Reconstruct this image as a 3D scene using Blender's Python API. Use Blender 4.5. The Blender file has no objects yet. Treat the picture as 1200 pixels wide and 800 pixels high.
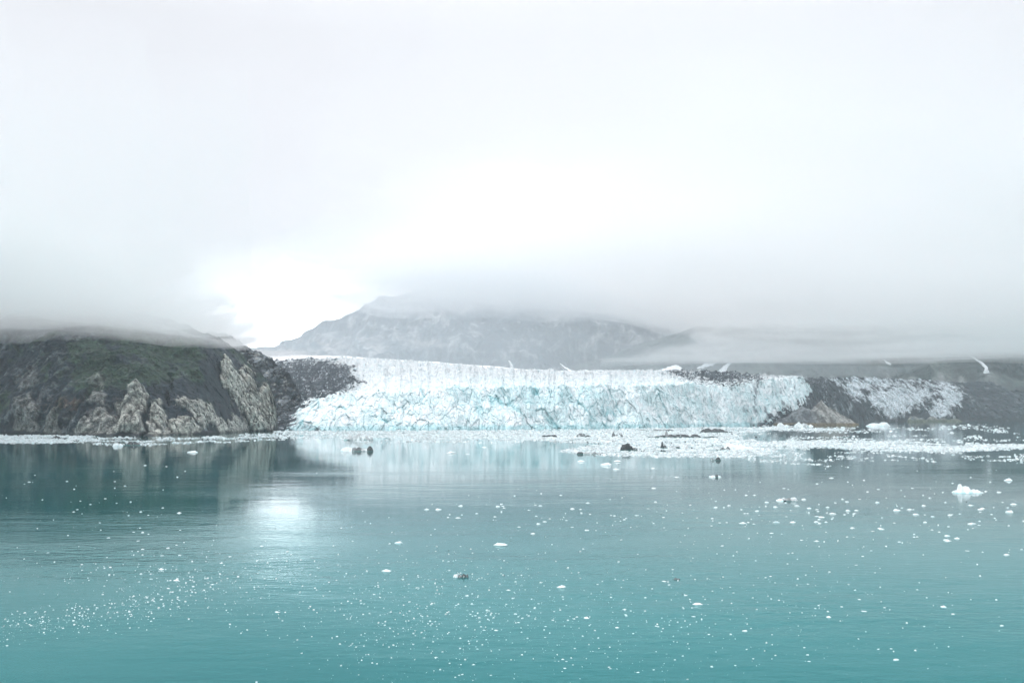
import bpy, bmesh, math, random
import numpy as np
from mathutils import Vector
from mathutils.bvhtree import BVHTree
R = math.radians
random.seed(7); rng = np.random.default_rng(11)
sc = bpy.context.scene
col = sc.collection

# ------------------------------------------------------------------ camera
FPX = 1167.0; CAMH = 25.0; HOR = 485.0
TH = math.atan((HOR - 400) / FPX); CT, ST = math.cos(TH), math.sin(TH)
cd = bpy.data.cameras.new('camera'); cam = bpy.data.objects.new('camera', cd); col.objects.link(cam)
cam.location = (0, 0, CAMH); cam.rotation_euler = (R(90) + TH, 0, 0)
cd.sensor_width = 36; cd.lens = FPX / 1200 * 36; cd.clip_start = 0.5; cd.clip_end = 60000
sc.camera = cam

def at(px, py, Y):
    """world point at depth Y seen at photo pixel (px, py)"""
    px = np.asarray(px, float); py = np.asarray(py, float); Y = np.asarray(Y, float)
    u = (px - 600) / FPX; v = (400 - py) / FPX
    t = Y / (CT - v * ST)
    return np.stack(np.broadcast_arrays(t * u, Y, CAMH + t * (ST + v * CT)), -1)
def depth0(py):
    """distance of the water surface at photo row py"""
    v = (400 - np.asarray(py, float)) / FPX
    t = -CAMH / (ST + v * CT)
    return t * (CT - v * ST)
def proj(P):
    x, y, z = P[..., 0], P[..., 1], P[..., 2] - CAMH
    d = y * CT + z * ST; up = -y * ST + z * CT
    return 600 + FPX * x / d, 400 - FPX * up / d

# ------------------------------------------------------------------ noise
def _h(ix, iy, iz, s):
    n = (ix.astype(np.int64) * 374761393 + iy.astype(np.int64) * 668265263 + iz.astype(np.int64) * 2147483647 + s * 974634777) & 0xffffffff
    n = ((n ^ (n >> 13)) * 1274126177) & 0xffffffff
    n = ((n ^ (n >> 16)) * 2246822519) & 0xffffffff
    return ((n ^ (n >> 15)) & 0xffffff) / float(0xffffff)
def vnoise(p, s=0):
    i = np.floor(p); f = p - i; f = f * f * f * (f * (f * 6 - 15) + 10)
    i = i.astype(np.int64); r = 0
    for a in (0, 1):
        wa = f[..., 0] if a else 1 - f[..., 0]
        for b in (0, 1):
            wb = f[..., 1] if b else 1 - f[..., 1]
            for c in (0, 1):
                wc = f[..., 2] if c else 1 - f[..., 2]
                r = r + wa * wb * wc * _h(i[..., 0] + a, i[..., 1] + b, i[..., 2] + c, s)
    return r * 2 - 1
def fbm(p, o=4, s=0, g=0.5):
    r = 0; a = 1.0; t = 0
    for k in range(o):
        r = r + a * vnoise(p * (2.03 ** k) + 17.3 * k, s + k); t += a; a *= g
    return r / t * 1.6
def ridged(p, o=4, s=0, g=0.5):
    r = 0; a = 1.0; t = 0
    for k in range(o):
        r = r + a * (1 - np.abs(vnoise(p * (2.03 ** k) + 9.1 * k, s + k)) * 2.2); t += a; a *= g
    return r / t
def worley(p, s=0):
    i = np.floor(p).astype(np.int64); sh = p.shape[:-1]
    f1 = np.full(sh, 9.0); f2 = np.full(sh, 9.0); cid = np.zeros(sh)
    for a in (-1, 0, 1):
        for b in (-1, 0, 1):
            for c in (-1, 0, 1):
                x, y, z = i[..., 0] + a, i[..., 1] + b, i[..., 2] + c
                q = np.stack([x + _h(x, y, z, s), y + _h(x, y, z, s + 1), z + _h(x, y, z, s + 2)], -1)
                d = np.sqrt(((p - q) ** 2).sum(-1)); r = _h(x, y, z, s + 3)
                new = d < f1
                f2 = np.where(new, f1, np.minimum(f2, d)); cid = np.where(new, r, cid); f1 = np.where(new, d, f1)
    return f1, f2, cid
def sm(a, b, x):
    t = np.clip((x - a) / (b - a), 0, 1); return t * t * (3 - 2 * t)
def lerp(a, b, t): return a + (b - a) * t
def V3(*c): return np.array(c, float)
def sc3(P, a, b, c): return P * np.array([a, b, c])
def inpoly(px, py, poly):
    """signed distance in pixels, positive inside"""
    px = np.asarray(px); ins = np.zeros(px.shape, bool); d = np.full(px.shape, 1e9)
    n = len(poly)
    for k in range(n):
        x0, y0 = poly[k]; x1, y1 = poly[(k + 1) % n]
        if y0 != y1:
            c = ((y0 > py) != (y1 > py)) & (px < (x1 - x0) * (py - y0) / (y1 - y0) + x0); ins ^= c
        ex, ey = x1 - x0, y1 - y0; L = ex * ex + ey * ey
        t = np.clip(((px - x0) * ex + (py - y0) * ey) / L, 0, 1)
        d = np.minimum(d, np.hypot(px - x0 - t * ex, py - y0 - t * ey))
    return np.where(ins, d, -d)

# ------------------------------------------------------------------ mesh building
def tag(o, label=None, cat=None, group=None, kind=None):
    for k, v in (('label', label), ('category', cat), ('group', group), ('kind', kind)):
        if v: o[k] = v
    return o
def mesh_from(name, V, F, mat=None, colr=None, smooth=False):
    me = bpy.data.meshes.new(name)
    V = np.ascontiguousarray(V, dtype=np.float32).reshape(-1, 3)
    F = np.asarray(F, dtype=np.int32); k = F.shape[1]
    me.vertices.add(len(V)); me.vertices.foreach_set('co', V.ravel())
    me.loops.add(F.size); me.loops.foreach_set('vertex_index', F.ravel())
    me.polygons.add(len(F)); me.polygons.foreach_set('loop_start', np.arange(0, F.size, k, dtype=np.int32))
    me.update(calc_edges=True)
    if colr is not None:
        c = np.ones((len(V), 4), np.float32); c[:, :3] = np.clip(colr.reshape(-1, 3), 0, 1)
        a = me.color_attributes.new('surface', 'FLOAT_COLOR', 'POINT'); a.data.foreach_set('color', c.ravel())
    me.polygons.foreach_set('use_smooth', [smooth] * len(F))
    if mat: me.materials.append(mat)
    me.validate(); return me
def link(name, me, parent=None):
    o = bpy.data.objects.new(name, me); col.objects.link(o)
    if parent: o.parent = parent
    return o
def grid_faces(n, m):
    a = np.arange(n * m).reshape(n, m)
    return np.stack([a[:-1, :-1], a[:-1, 1:], a[1:, 1:], a[1:, :-1]], -1).reshape(-1, 4)
def submesh(V, F, keep, C):
    F = F[keep]; u, inv = np.unique(F, return_inverse=True)
    return V.reshape(-1, 3)[u], inv.reshape(F.shape), C.reshape(-1, 3)[u]
def empty(name, loc=(0, 0, 0)):
    o = bpy.data.objects.new(name, None); col.objects.link(o); o.location = loc; return o

# ------------------------------------------------------------------ materials
class NT:
    def __init__(s, m): s.t = m.node_tree; s.t.nodes.clear()
    def n(s, typ, **k):
        x = s.t.nodes.new(typ)
        for a, b in k.items(): setattr(x, a, b)
        return x
    def l(s, a, b): s.t.links.new(a, b)
    def put(s, sock, v):
        if hasattr(v, 'is_output'): s.l(v, sock)
        else: sock.default_value = v
    def math(s, op, a, b=0.0, c=None):
        x = s.n('ShaderNodeMath', operation=op); s.put(x.inputs[0], a); s.put(x.inputs[1], b)
        if c is not None: s.put(x.inputs[2], c)
        return x.outputs[0]
    def mix(s, f, a, b, t='MIX'):
        x = s.n('ShaderNodeMix', data_type='RGBA', blend_type=t); s.put(x.inputs[0], f); s.put(x.inputs[6], a); s.put(x.inputs[7], b)
        return x.outputs[2]
    def noise(s, vec, scale, detail=4, rough=0.5):
        x = s.n('ShaderNodeTexNoise'); s.l(vec, x.inputs['Vector']); x.inputs['Scale'].default_value = scale
        x.inputs['Detail'].default_value = detail; x.inputs['Roughness'].default_value = rough
        return x.outputs[0]
    def mapr(s, v, a, b, c=0.0, d=1.0):
        x = s.n('ShaderNodeMapRange'); s.put(x.inputs[0], v)
        for i, q in enumerate((a, b, c, d)): x.inputs[i + 1].default_value = q
        return x.outputs[0]
    def scale(s, vec, v):
        x = s.n('ShaderNodeMapping'); s.l(vec, x.inputs[0]); x.inputs['Scale'].default_value = v; return x.outputs[0]
def newmat(name):
    m = bpy.data.materials.new(name); m.use_nodes = True; return m, NT(m)

def surf_mat(name, lo, hi, sizes, bump, rough=0.85, spec=0.3, stretch=(1, 1, 1), sss=0.0):
    """surface colour comes from the modelled material regions, broken up by noise of real size (metres)"""
    m, t = newmat(name)
    out = t.n('ShaderNodeOutputMaterial'); b = t.n('ShaderNodeBsdfPrincipled'); t.l(b.outputs[0], out.inputs[0])
    a = t.n('ShaderNodeVertexColor', layer_name='surface'); g = t.n('ShaderNodeNewGeometry')
    p = t.scale(g.outputs['Position'], stretch)
    n1 = t.noise(p, 1 / sizes[0], 6, 0.65); n2 = t.noise(p, 1 / sizes[1], 4, 0.6)
    v = t.math('MULTIPLY', t.mapr(n1, 0.3, 0.7, lo, hi), t.mapr(n2, 0.3, 0.7, 0.5 * (1 + lo), 0.5 * (1 + hi)))
    cc = t.n('ShaderNodeVectorMath', operation='SCALE'); t.l(a.outputs[0], cc.inputs[0]); t.l(v, cc.inputs['Scale'])
    t.l(cc.outputs[0], b.inputs['Base Color'])
    b.inputs['Roughness'].default_value = rough; b.inputs['Specular IOR Level'].default_value = spec
    bp = t.n('ShaderNodeBump'); bp.inputs['Strength'].default_value = 0.9; bp.inputs['Distance'].default_value = bump
    t.l(t.math('ADD', n1, t.math('MULTIPLY', n2, 0.5)), bp.inputs['Height']); t.l(bp.outputs[0], b.inputs['Normal'])
    return m
M_rock = surf_mat('weathered_rock', 0.32, 1.75, (6, 1.7), 2.2)
M_far = surf_mat('distant_rock', 0.55, 1.4, (60, 14), 10, stretch=(1, 1, 0.5))
M_ice = surf_mat('glacier_ice', 0.84, 1.08, (9, 2.2), 0.55, 0.6, 0.3)
M_berg = surf_mat('iceberg_ice', 0.8, 1.12, (1.2, 0.35), 0.12, 0.35, 0.5)
def plain_ice(name, c, rough=0.4, low=0.9):
    m, t = newmat(name)
    out = t.n('ShaderNodeOutputMaterial'); b = t.n('ShaderNodeBsdfPrincipled'); t.l(b.outputs[0], out.inputs[0])
    g = t.n('ShaderNodeNewGeometry')
    n = t.noise(g.outputs['Position'], 0.6, 3)
    base = t.mix(t.mapr(n, 0.4, 0.7), (*c, 1), (c[0] * 0.8, c[1] * 0.93, c[2] * 0.97, 1))
    isl = t.mapr(g.outputs['Random Per Island'], 0.0, 1.0, low, 1.0)
    sc_ = t.n('ShaderNodeVectorMath', operation='SCALE'); t.l(base, sc_.inputs[0]); t.l(isl, sc_.inputs['Scale'])
    t.l(sc_.outputs[0], b.inputs['Base Color'])
    b.inputs['Roughness'].default_value = rough
    return m
M_floe = plain_ice('floe_ice', (0.92, 0.95, 0.955))
M_brash = plain_ice('brash', (0.88, 0.93, 0.94), 0.5, 0.55)
M_dirtyfloe = plain_ice('dirty_ice', (0.05, 0.07, 0.075))

# water
m, t = newmat('glacial_water'); M_water = m
out = t.n('ShaderNodeOutputMaterial'); mx = t.n('ShaderNodeMixShader'); t.l(mx.outputs[0], out.inputs[0])
df = t.n('ShaderNodeBsdfDiffuse'); gy = t.n('ShaderNodeBsdfGlossy'); fr = t.n('ShaderNodeFresnel'); fr.inputs['IOR'].default_value = 1.33
t.l(fr.outputs[0], mx.inputs[0]); t.l(df.outputs[0], mx.inputs[1]); t.l(gy.outputs[0], mx.inputs[2])
g = t.n('ShaderNodeNewGeometry'); P = g.outputs['Position']
silt = t.noise(t.scale(P, (0.6, 1, 1)), 0.006, 4)
t.l(t.mix(t.mapr(silt, 0.35, 0.65), (0.0, 0.072, 0.076, 1), (0.001, 0.112, 0.115, 1)), df.inputs['Color'])
t.l(t.mix(t.mapr(fr.outputs[0], 0.12, 0.62), (0.30, 0.88, 0.91, 1), (0.96, 0.98, 0.985, 1)), gy.inputs['Color']); gy.inputs['Roughness'].default_value = 0.045
calm = t.mapr(t.noise(t.scale(P, (0.35, 1, 1)), 0.011, 3, 0.6), 0.42, 0.62, 0.2, 1.0)
rip = t.math('ADD', t.noise(t.scale(P, (0.6, 1, 1)), 0.55, 3, 0.55), t.math('MULTIPLY', t.noise(t.scale(P, (0.5, 1, 1)), 0.09, 2), 2.2))
bp = t.n('ShaderNodeBump'); bp.inputs['Distance'].default_value = 0.105
sy = t.n('ShaderNodeSeparateXYZ'); t.l(P, sy.inputs[0])
t.l(t.math('MULTIPLY', calm, t.mapr(sy.outputs['Y'], 180, 560, 1.0, 0.22)), bp.inputs['Strength'])
t.l(rip, bp.inputs['Height'])
for nd in (df, gy, fr): t.l(bp.outputs[0], nd.inputs['Normal'])

# ------------------------------------------------------------------ water sheet
W = 40000
me = mesh_from('water', [(-W, -3000, 0), (W, -3000, 0), (W, 2 * W * 0.6, 0), (-W, 2 * W * 0.6, 0)], [(0, 1, 2, 3)], M_water)
tag(link('water', me), 'calm milky turquoise fjord water reflecting cloud and ice', None, None, 'structure')

# ------------------------------------------------------------------ helpers for slopes
def ip(x, pts):
    xs, ys = zip(*pts); return np.interp(x, xs, ys)
SLATE = V3(0.020, 0.031, 0.042); PALE = V3(0.52, 0.52, 0.475); GREY = V3(0.13, 0.15, 0.165)
GREEN = V3(0.032, 0.062, 0.036); RUST = V3(0.11, 0.075, 0.055); DARK = V3(0.025, 0.03, 0.035)
def mixc(c, d, f): return c * (1 - f[..., None]) + d * f[..., None]

def slope(sx, base, top, dY, nt, prof=(1.15, 0.85), extra=14, back=(1.0, 60)):
    """sheet from the shore line up to the crest line; returns (P, T) before displacement"""
    n = len(sx); T = np.linspace(0, 1, nt)
    Yb = depth0(ip(sx, base)); pb = at(sx, ip(sx, base), Yb)
    pt = at(sx, ip(sx, top), Yb + dY(sx))
    pt[..., 2] = np.maximum(pt[..., 2], 1.0)
    tt = T[None, :, None]
    P = np.empty((n, nt, 3))
    P[..., 0] = lerp(pb[:, None, 0], pt[:, None, 0], tt[..., 0])
    P[..., 1] = lerp(pb[:, None, 1], pt[:, None, 1], tt[..., 0] ** prof[0])
    P[..., 2] = lerp(-4, pt[:, None, 2], tt[..., 0] ** prof[1])
    # the far side of the hill: falls away behind the crest
    k = np.linspace(0, 1, extra + 1)[1:][None, :, None]
    Q = np.repeat(P[:, -1:, :], extra, 1)
    Q[..., 1] += k[..., 0] * back[0] * dY(sx)[:, None] * 1.5
    Q[..., 0] = Q[..., 0] * (Q[..., 1] / P[:, -1:, 1])
    Q[..., 2] = lerp(P[:, -1:, 2], -5, k[..., 0] ** 1.3)
    return np.concatenate([P, Q], 1), np.concatenate([T, 1 + k[0, :, 0]])

# ------------------------------------------------------------------ left hillside
CRAGS = [  # polygons of bare pale rock, photo pixels, pale amount, thrust in metres
    ([(148, 452), (158, 447), (171, 454), (173, 466), (164, 474), (152, 466)], 0.75, 9),
    ([(136, 470), (150, 462), (163, 474), (166, 490), (160, 506), (128, 507), (134, 490)], 0.75, 12),
    ([(88, 498), (100, 480), (118, 474), (134, 482), (132, 507), (84, 508)], 0.5, 8),
    ([(172, 480), (178, 470), (186, 470), (196, 484), (190, 507), (170, 508)], 0.8, 9),
    ([(190, 508), (195, 492), (206, 486), (222, 490), (234, 500), (230, 508)], 0.8, 7),
    ([(204, 467), (222, 468), (244, 472), (256, 486), (276, 500), (262, 506), (246, 496), (236, 502), (224, 484), (210, 476)], 0.7, 8),
    ([(262, 424), (270, 424), (274, 438), (284, 456), (302, 480), (318, 498), (296, 500), (286, 486), (272, 466), (260, 446)], 1.0, 12),
    ([(276, 436), (288, 430), (298, 444), (300, 456), (286, 460), (278, 450)], 0.95, 8),
    ([(304, 456), (314, 456), (324, 476), (324, 490), (316, 502), (304, 484), (296, 470), (286, 464)], 1.0, 12),
    ([(270, 480), (282, 484), (294, 500), (278, 504), (268, 496)], 0.6, 6),
    ([(14, 505), (20, 470), (36, 462), (44, 480), (40, 508)], 0.28, 8),
    ([(50, 508), (54, 482), (68, 478), (72, 508)], 0.26, 6),
    ([(105, 460), (118, 452), (128, 462), (120, 472), (106, 470)], 0.3, 5),
    ([(98, 440), (112, 432), (124, 440), (120, 450), (104, 452)], 0.22, 4),
    ([(18, 440), (40, 430), (50, 446), (34, 458), (20, 456)], 0.2, 4),
]
def hillside():
    sx = np.linspace(-420, 326, 640)
    base = [(-420, 500), (-150, 506), (0, 508), (100, 510), (170, 510.5), (240, 508.5), (290, 506), (326, 505)]
    top = [(-420, 320), (-150, 322), (0, 330), (120, 352), (170, 364), (200, 371), (225, 379), (255, 390), (278, 406), (300, 430), (316, 453), (324, 478), (326, 503)]
    dY = lambda s: ip(s, [(-420, 420), (200, 330), (290, 150), (326, 50)])
    P, T = slope(sx, base, top, dY, 330, (1.25, 0.85))
    px, py = proj(P)
    N = V3(0.15, -0.85, 0.5)
    env = sm(0, 0.06, T)[None, :] * np.ones_like(px)
    w = fbm(P / 45, 3, 5)
    wx = px + 5 * fbm(P / 14, 4, 31); wy = py + 5 * fbm(P / 14, 4, 41)
    big = fbm(sc3(P, 1 / 90, 1 / 90, 1 / 140), 4, 2) * 20 + ridged(sc3(P, 1 / 34, 1 / 50, 1 / 60) + w[..., None] * 0.5, 5, 8, 0.55) * 9 - 6
    pale = np.zeros_like(px); thrust = np.zeros_like(px)
    for poly, a, h in CRAGS:
        d = inpoly(wx, wy, poly)
        k = sm(-1.5, 2.0, d); pale = np.maximum(pale, k * a)
        thrust = np.maximum(thrust, h * np.sqrt(np.clip(sm(-2, 7, d), 0, 1)))
    # joints and cracks in the bare rock
    f1, f2, cid = worley(sc3(P, 1 / 11, 1 / 11, 1 / 17) + 0.35 * fbm(P / 9, 3, 3)[..., None], 4)
    crack = 1 - sm(0.02, 0.16, f2 - f1)
    g1, g2, gid = worley(sc3(P, 1 / 5, 1 / 5, 1 / 6) + 0.5 * fbm(P / 4, 3, 13)[..., None], 14)
    crack2 = 1 - sm(0.0, 0.2, g2 - g1)
    rocky = np.clip(pale + 0.35 * sm(0.0, 0.5, fbm(P / 30, 4, 61)), 0, 1)
    disp = big + thrust + rocky * (cid * 5 + gid * 2.2 - crack * 5 - crack2 * 1.6) + fbm(P / 6, 3, 51) * 1.4
    # gullies that run down the slope
    for gx0, gy0, gx1, gy1, wd in ((118, 440, 68, 508, 3.0), (70, 455, 60, 508, 2.0), (168, 470, 165, 508, 2.5), (28, 470, 22, 508, 2), (200, 440, 196, 470, 1.5), (325, 470, 318, 505, 1.5)):
        ex, ey = gx1 - gx0, gy1 - gy0; L2 = ex * ex + ey * ey
        tt = np.clip(((wx - gx0) * ex + (wy - gy0) * ey) / L2, 0, 1)
        dd = np.hypot(wx - gx0 - tt * ex, wy - gy0 - tt * ey)
        disp -= 9 * np.exp(-(dd / wd) ** 2)
    P = P + N * (disp * env)[..., None]
    # materials of the hill
    v = fbm(P / 26, 5, 71); v2 = fbm(P / 7, 4, 81); v3 = fbm(sc3(P, 1 / 5, 1 / 5, 1 / 3), 4, 91)
    c = mixc(np.broadcast_to(SLATE, P.shape), GREY, sm(0.1, 0.75, v * 0.6 + v2 * 0.7 + crack * -0.2))
    veg = sm(-0.25, 0.5, fbm(P / 38, 4, 101) + 0.9 * np.exp(-((px - 150) / 95) ** 2 - ((py - 425) / 32) ** 2) - 0.25 + 0.5 * v2)
    veg *= sm(508, 478, py + 10 * v) * (1 - pale)
    c = mixc(c, GREEN, veg * (0.55 + 0.4 * sm(-0.3, 0.5, v3)))
    scree = np.maximum(sm(-3, 3, inpoly(wx, wy, [(176, 452), (235, 446), (262, 452), (280, 495), (262, 492), (245, 470), (205, 465), (196, 482), (180, 466)])),
                       sm(-3, 3, inpoly(wx, wy, [(232, 424), (260, 422), (262, 450), (284, 490), (270, 492), (240, 452)])))
    c = mixc(c, SLATE * 0.95, scree * (1 - pale) * 0.9)
    rust = np.exp(-((px - 78) / 34) ** 2 - ((py - 474) / 10) ** 2) * sm(-0.2, 0.5, v2)
    c = mixc(c, RUST, np.clip(rust, 0, 1) * 0.7)
    pk = np.clip(pale * (1.15 - 0.55 * crack - 0.35 * crack2 + 0.45 * v3), 0, 1)
    c = mixc(c, PALE, pk)
    c = mixc(c, V3(0.42, 0.42, 0.36), np.clip(sm(500, 506, py) * pale, 0, 1) * 0.4)
    fl = sm(0.72, 0.95, v3) * sm(0.1, 0.5, v2) * (1 - veg) * 0.8
    c = mixc(c, PALE * 0.8, np.clip(fl, 0, 1))
    wet = sm(4.5, 1.0, P[..., 2]); c = c * (1 - 0.6 * wet[..., None])
    n, m_ = px.shape
    return P, grid_faces(n, m_), c
P, F, C = hillside()
tag(link('hillside', mesh_from('hillside', P, F, M_rock, C)), 'dark rocky hillside with green slopes and pale crags rising into cloud', None, None, 'structure')

def shoulder():
    sx = np.linspace(150, 356, 260)
    base = [(150, 502.6), (250, 502.6), (340, 502.4), (356, 502.2)]
    top = [(150, 376), (200, 378), (240, 386), (270, 395), (300, 411), (322, 424), (338, 436), (349, 452), (354, 470), (356, 498)]
    dY = lambda s: ip(s, [(150, 380), (320, 160), (356, 60)])
    P, T = slope(sx, base, top, dY, 240, (1.1, 0.8))
    px, py = proj(P)
    env = sm(0, 0.06, T)[None, :] * np.ones_like(px)
    f1, f2, cid = worley(sc3(P, 1 / 16, 1 / 16, 1 / 30) + 0.4 * fbm(P / 12, 3, 3)[..., None], 24)
    crack = 1 - sm(0.02, 0.2, f2 - f1)
    disp = fbm(P / 60, 4, 7) * 14 + ridged(P / 22, 4, 9) * 7 - 4 + cid * 5 - 5 * crack
    P = P + V3(0.2, -0.8, 0.45) * (disp * env)[..., None]
    v = fbm(P / 20, 4, 17); v2 = fbm(P / 6, 4, 27)
    c = mixc(np.broadcast_to(SLATE, P.shape), GREY * 1.15, sm(-0.2, 0.5, v + 0.4 * v2 - 0.4 * crack))
    c = mixc(c, GREEN, sm(0.1, 0.6, fbm(P / 40, 3, 37)) * sm(450, 420, py) * 0.7)
    c = mixc(c, PALE * 0.75, sm(0.35, 0.9, v2 + 0.3 * v) * 0.7)
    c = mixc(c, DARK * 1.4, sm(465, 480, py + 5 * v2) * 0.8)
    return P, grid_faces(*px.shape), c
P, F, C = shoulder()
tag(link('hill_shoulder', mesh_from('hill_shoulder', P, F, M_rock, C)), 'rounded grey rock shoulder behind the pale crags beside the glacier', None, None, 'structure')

# ------------------------------------------------------------------ glacier
def glacier():
    sx = np.linspace(318, 972, 1150)
    base = [(318, 503.6), (400, 503.3), (600, 502), (700, 501), (800, 499.8), (860, 498.8), (900, 498), (972, 497)]
    front = [(318, 488), (345, 477), (360, 470), (375, 466), (430, 461.5), (500, 457), (540, 455), (600, 454), (700, 452), (780, 450), (850, 451), (890, 447), (940, 444), (955, 452), (972, 470)]
    crest = [(318, 423), (400, 420), (450, 422), (500, 426), (560, 431), (620, 434.5), (700, 436), (780, 434.5), (850, 437), (900, 441), (940, 442.5), (972, 447)]
    n = len(sx); nf, nb = 130, 190
    Yb = depth0(ip(sx, base)); fy = ip(sx, front) + 2.0 * vnoise(np.stack([sx / 9, sx * 0, sx * 0], -1), 3) + 1.4 * vnoise(np.stack([sx / 3, sx * 0, sx * 0], -1), 4)
    pb = at(sx, ip(sx, base), Yb); lean = ip(sx, [(318, 160), (345, 130), (400, 60), (880, 50), (930, 90), (972, 150)])
    pf = at(sx, fy, Yb + lean)
    cy = ip(sx, crest) + 0.5 * vnoise(np.stack([sx / 4, sx * 0, sx * 0], -1), 6)
    pc = at(sx, cy, Yb + ip(sx, [(318, 1000), (600, 900), (800, 620), (972, 420)]))
    t1 = np.linspace(0, 1, nf)[None, :, None]; t2 = np.linspace(0, 1, nb)[1:][None, :, None]
    A = lerp(pb[:, None], pf[:, None], t1); A[..., 2] = lerp(-3, pf[:, None, 2], t1[..., 0] ** 0.95)
    B = lerp(pf[:, None], pc[:, None], t2)
    Bk = np.repeat(pc[:, None], 10, 1); kk = np.linspace(0.1, 1, 10)[None, :]
    Bk[..., 1] += kk * 700; Bk[..., 2] = lerp(pc[:, None, 2], pc[:, None, 2] * 0.75, kk)
    P = np.concatenate([A, B, Bk], 1)
    face = np.concatenate([np.ones(nf), np.linspace(1, 0, nb + 9) ** 3])[None, :] * np.ones(P.shape[:2])
    tt = np.concatenate([t1[0, :, 0], np.ones(nb + 9)])[None, :]
    px, py = proj(P)
    # seracs: fractured blocks, standing columns and slanting crevasses
    W1 = fbm(P / 30, 3, 3)
    Q = P + W1[..., None] * 4
    a1, a2, ac = worley(sc3(Q, 1 / 13, 1 / 26, 1 / 34), 4)
    b1, b2, bc = worley(sc3(Q, 1 / 5.5, 1 / 12, 1 / 12), 14)
    c1, c2, cc = worley(sc3(P, 1 / 2.6, 1 / 6, 1 / 4.5) + 0.1 * W1[..., None], 24)
    Cr = np.stack([(P[..., 0] + 0.55 * P[..., 2]) / 26, P[..., 1] / 60, (P[..., 2] - 0.3 * P[..., 0]) / 80], -1)
    crev = sm(0.72, 0.98, ridged(Cr + W1[..., None] * 0.12, 2, 51, 0.4))
    edge1 = 1 - sm(0.0, 0.14, a2 - a1); edge2 = 1 - sm(0.0, 0.16, b2 - b1)
    blue_zone = fbm(sc3(P, 1 / 130, 1 / 300, 1 / 60), 3, 77)
    d = (ac - 0.5) * 7 + (bc - 0.5) * 4.5 + (cc - 0.5) * 2.2 - edge1 * 2.5 - edge2 * 1.2 - crev * 4 + fbm(sc3(P, 1 / 60, 1 / 90, 1 / 130), 4, 8) * 22
    env = 1.0
    f = face * env
    P = P + (V3(0.0, -1, 0.12) * (0.7 * d * f)[..., None])
    up = (1 - face)
    top = fbm(sc3(P, 1 / 26, 1 / 40, 1), 4, 19) * 5.0 + (bc - 0.5) * 5 + (ridged(sc3(P, 1 / 16, 1 / 60, 0.01), 3, 29)) * 3
    P[..., 2] += np.where(np.arange(P.shape[1])[None, :] >= nf, top * (0.25 + 0.9 * up), 0) * sm(0, 0.04, np.abs(px - 318) / 600 + 0.02)
    # ice colours
    snow = V3(0.86, 0.91, 0.93); ice = V3(0.72, 0.855, 0.88); blue = V3(0.34, 0.70, 0.75); teal = V3(0.10, 0.45, 0.50)
    c = mixc(np.broadcast_to(ice, P.shape), snow, np.clip(sm(-0.5, 0.6, cc * 0.6 - 0.3 + fbm(P / 16, 4, 88) + 0.55 * (bc - 0.5)) + up * 1.2, 0, 1))
    deep = np.clip(0.75 * crev + 0.45 * edge1 * sm(0.4, 0.9, bc) + 0.35 * edge2 * sm(0.5, 1, cc), 0, 1) * sm(-0.5, 0.3, blue_zone + 0.2) * face
    c = mixc(c, blue * 0.85, deep)
    c = mixc(c, blue * 1.1, sm(0.25, 0.75, blue_zone + 0.3 * fbm(P / 12, 3, 66)) * 0.22 * face)
    foot = sm(9, 3, P[..., 2] + 3 * fbm(P / 10, 3, 9)) * face
    c = mixc(c, blue * 0.95, foot * 0.5)
    dirt = sm(0.35, 0.8, fbm(sc3(P, 1 / 14, 1 / 30, 1 / 18), 5, 101) + 0.25 * crev)
    dirtzone = np.clip(sm(430, 350, px) + sm(860, 900, px) * 1.0 + 0.22, 0, 1)
    c = mixc(c, V3(0.16, 0.20, 0.23), dirt * dirtzone * 0.8)
    marks = sm(0.3, 0.75, fbm(sc3(P, 1 / 9, 1 / 40, 1 / 5), 4, 111)) * up
    c = mixc(c * (1 - 0.27 * up[..., None]), V3(0.36, 0.46, 0.50), marks * 0.8)
    cv = sm(0.62, 0.9, ridged(sc3(P, 1 / 30, 1 / 22, 0.01) + W1[..., None] * 0.4, 3, 121)) * up
    c = mixc(c, V3(0.40, 0.60, 0.66), cv * 0.6)
    # vertical dirt streak near the right end
    st = np.exp(-((px + 0.12 * (py - 470) - 885 + 3 * W1) / 3.0) ** 2) * sm(495, 480, py) * sm(-0.4, 0.3, fbm(P / 8, 3, 12))
    c = mixc(c, V3(0.13, 0.16, 0.19), np.clip(st, 0, 1) * 0.85)
    # rubble that covers the ice
    wx = px + 7 * fbm(P / 22, 4, 131); wy = py + 5 * fbm(P / 22, 4, 141)
    spk = fbm(P / 9, 4, 151)
    D = np.maximum.reduce([
        inpoly(wx, wy, [(280, 422.5), (325, 422), (375, 424), (398, 425), (410, 432), (418, 442), (426, 449), (410, 455), (396, 461), (376, 467), (362, 471), (352, 480), (347, 494), (338, 508), (280, 508)]),
        inpoly(wx, wy, [(778, 436), (800, 433), (850, 434), (900, 440), (890, 445), (868, 449), (850, 451), (820, 447), (795, 443)]),
        inpoly(wx, wy, [(938, 438), (985, 438), (985, 505), (872, 503), (892, 493), (915, 484), (935, 474), (950, 464), (946, 452)])])
    D = D + 9 * (spk - 0.15) * sm(14, 0, D) * sm(-9, -2, D) - 5 * sm(0.45, 0.7, spk)
    rub = mixc(np.broadcast_to(SLATE * 1.1, P.shape), GREY, sm(0.0, 0.7, fbm(P / 12, 4, 161)) * 0.6)
    rub = mixc(rub, V3(0.6, 0.66, 0.7), sm(0.55, 0.85, fbm(P / 7, 4, 171) + 0.12) * 0.6)
    F = grid_faces(*px.shape)
    ismor = D.ravel()[F].mean(1) > 0
    Cd = np.where((D > 0)[..., None], rub, mixc(c, rub, sm(-5, 0, D) * 0.35))
    return P, F, Cd, ismor, nf
P, F, C, mor, nf = glacier()
G = empty('glacier', (0, 1700, 0))
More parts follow.
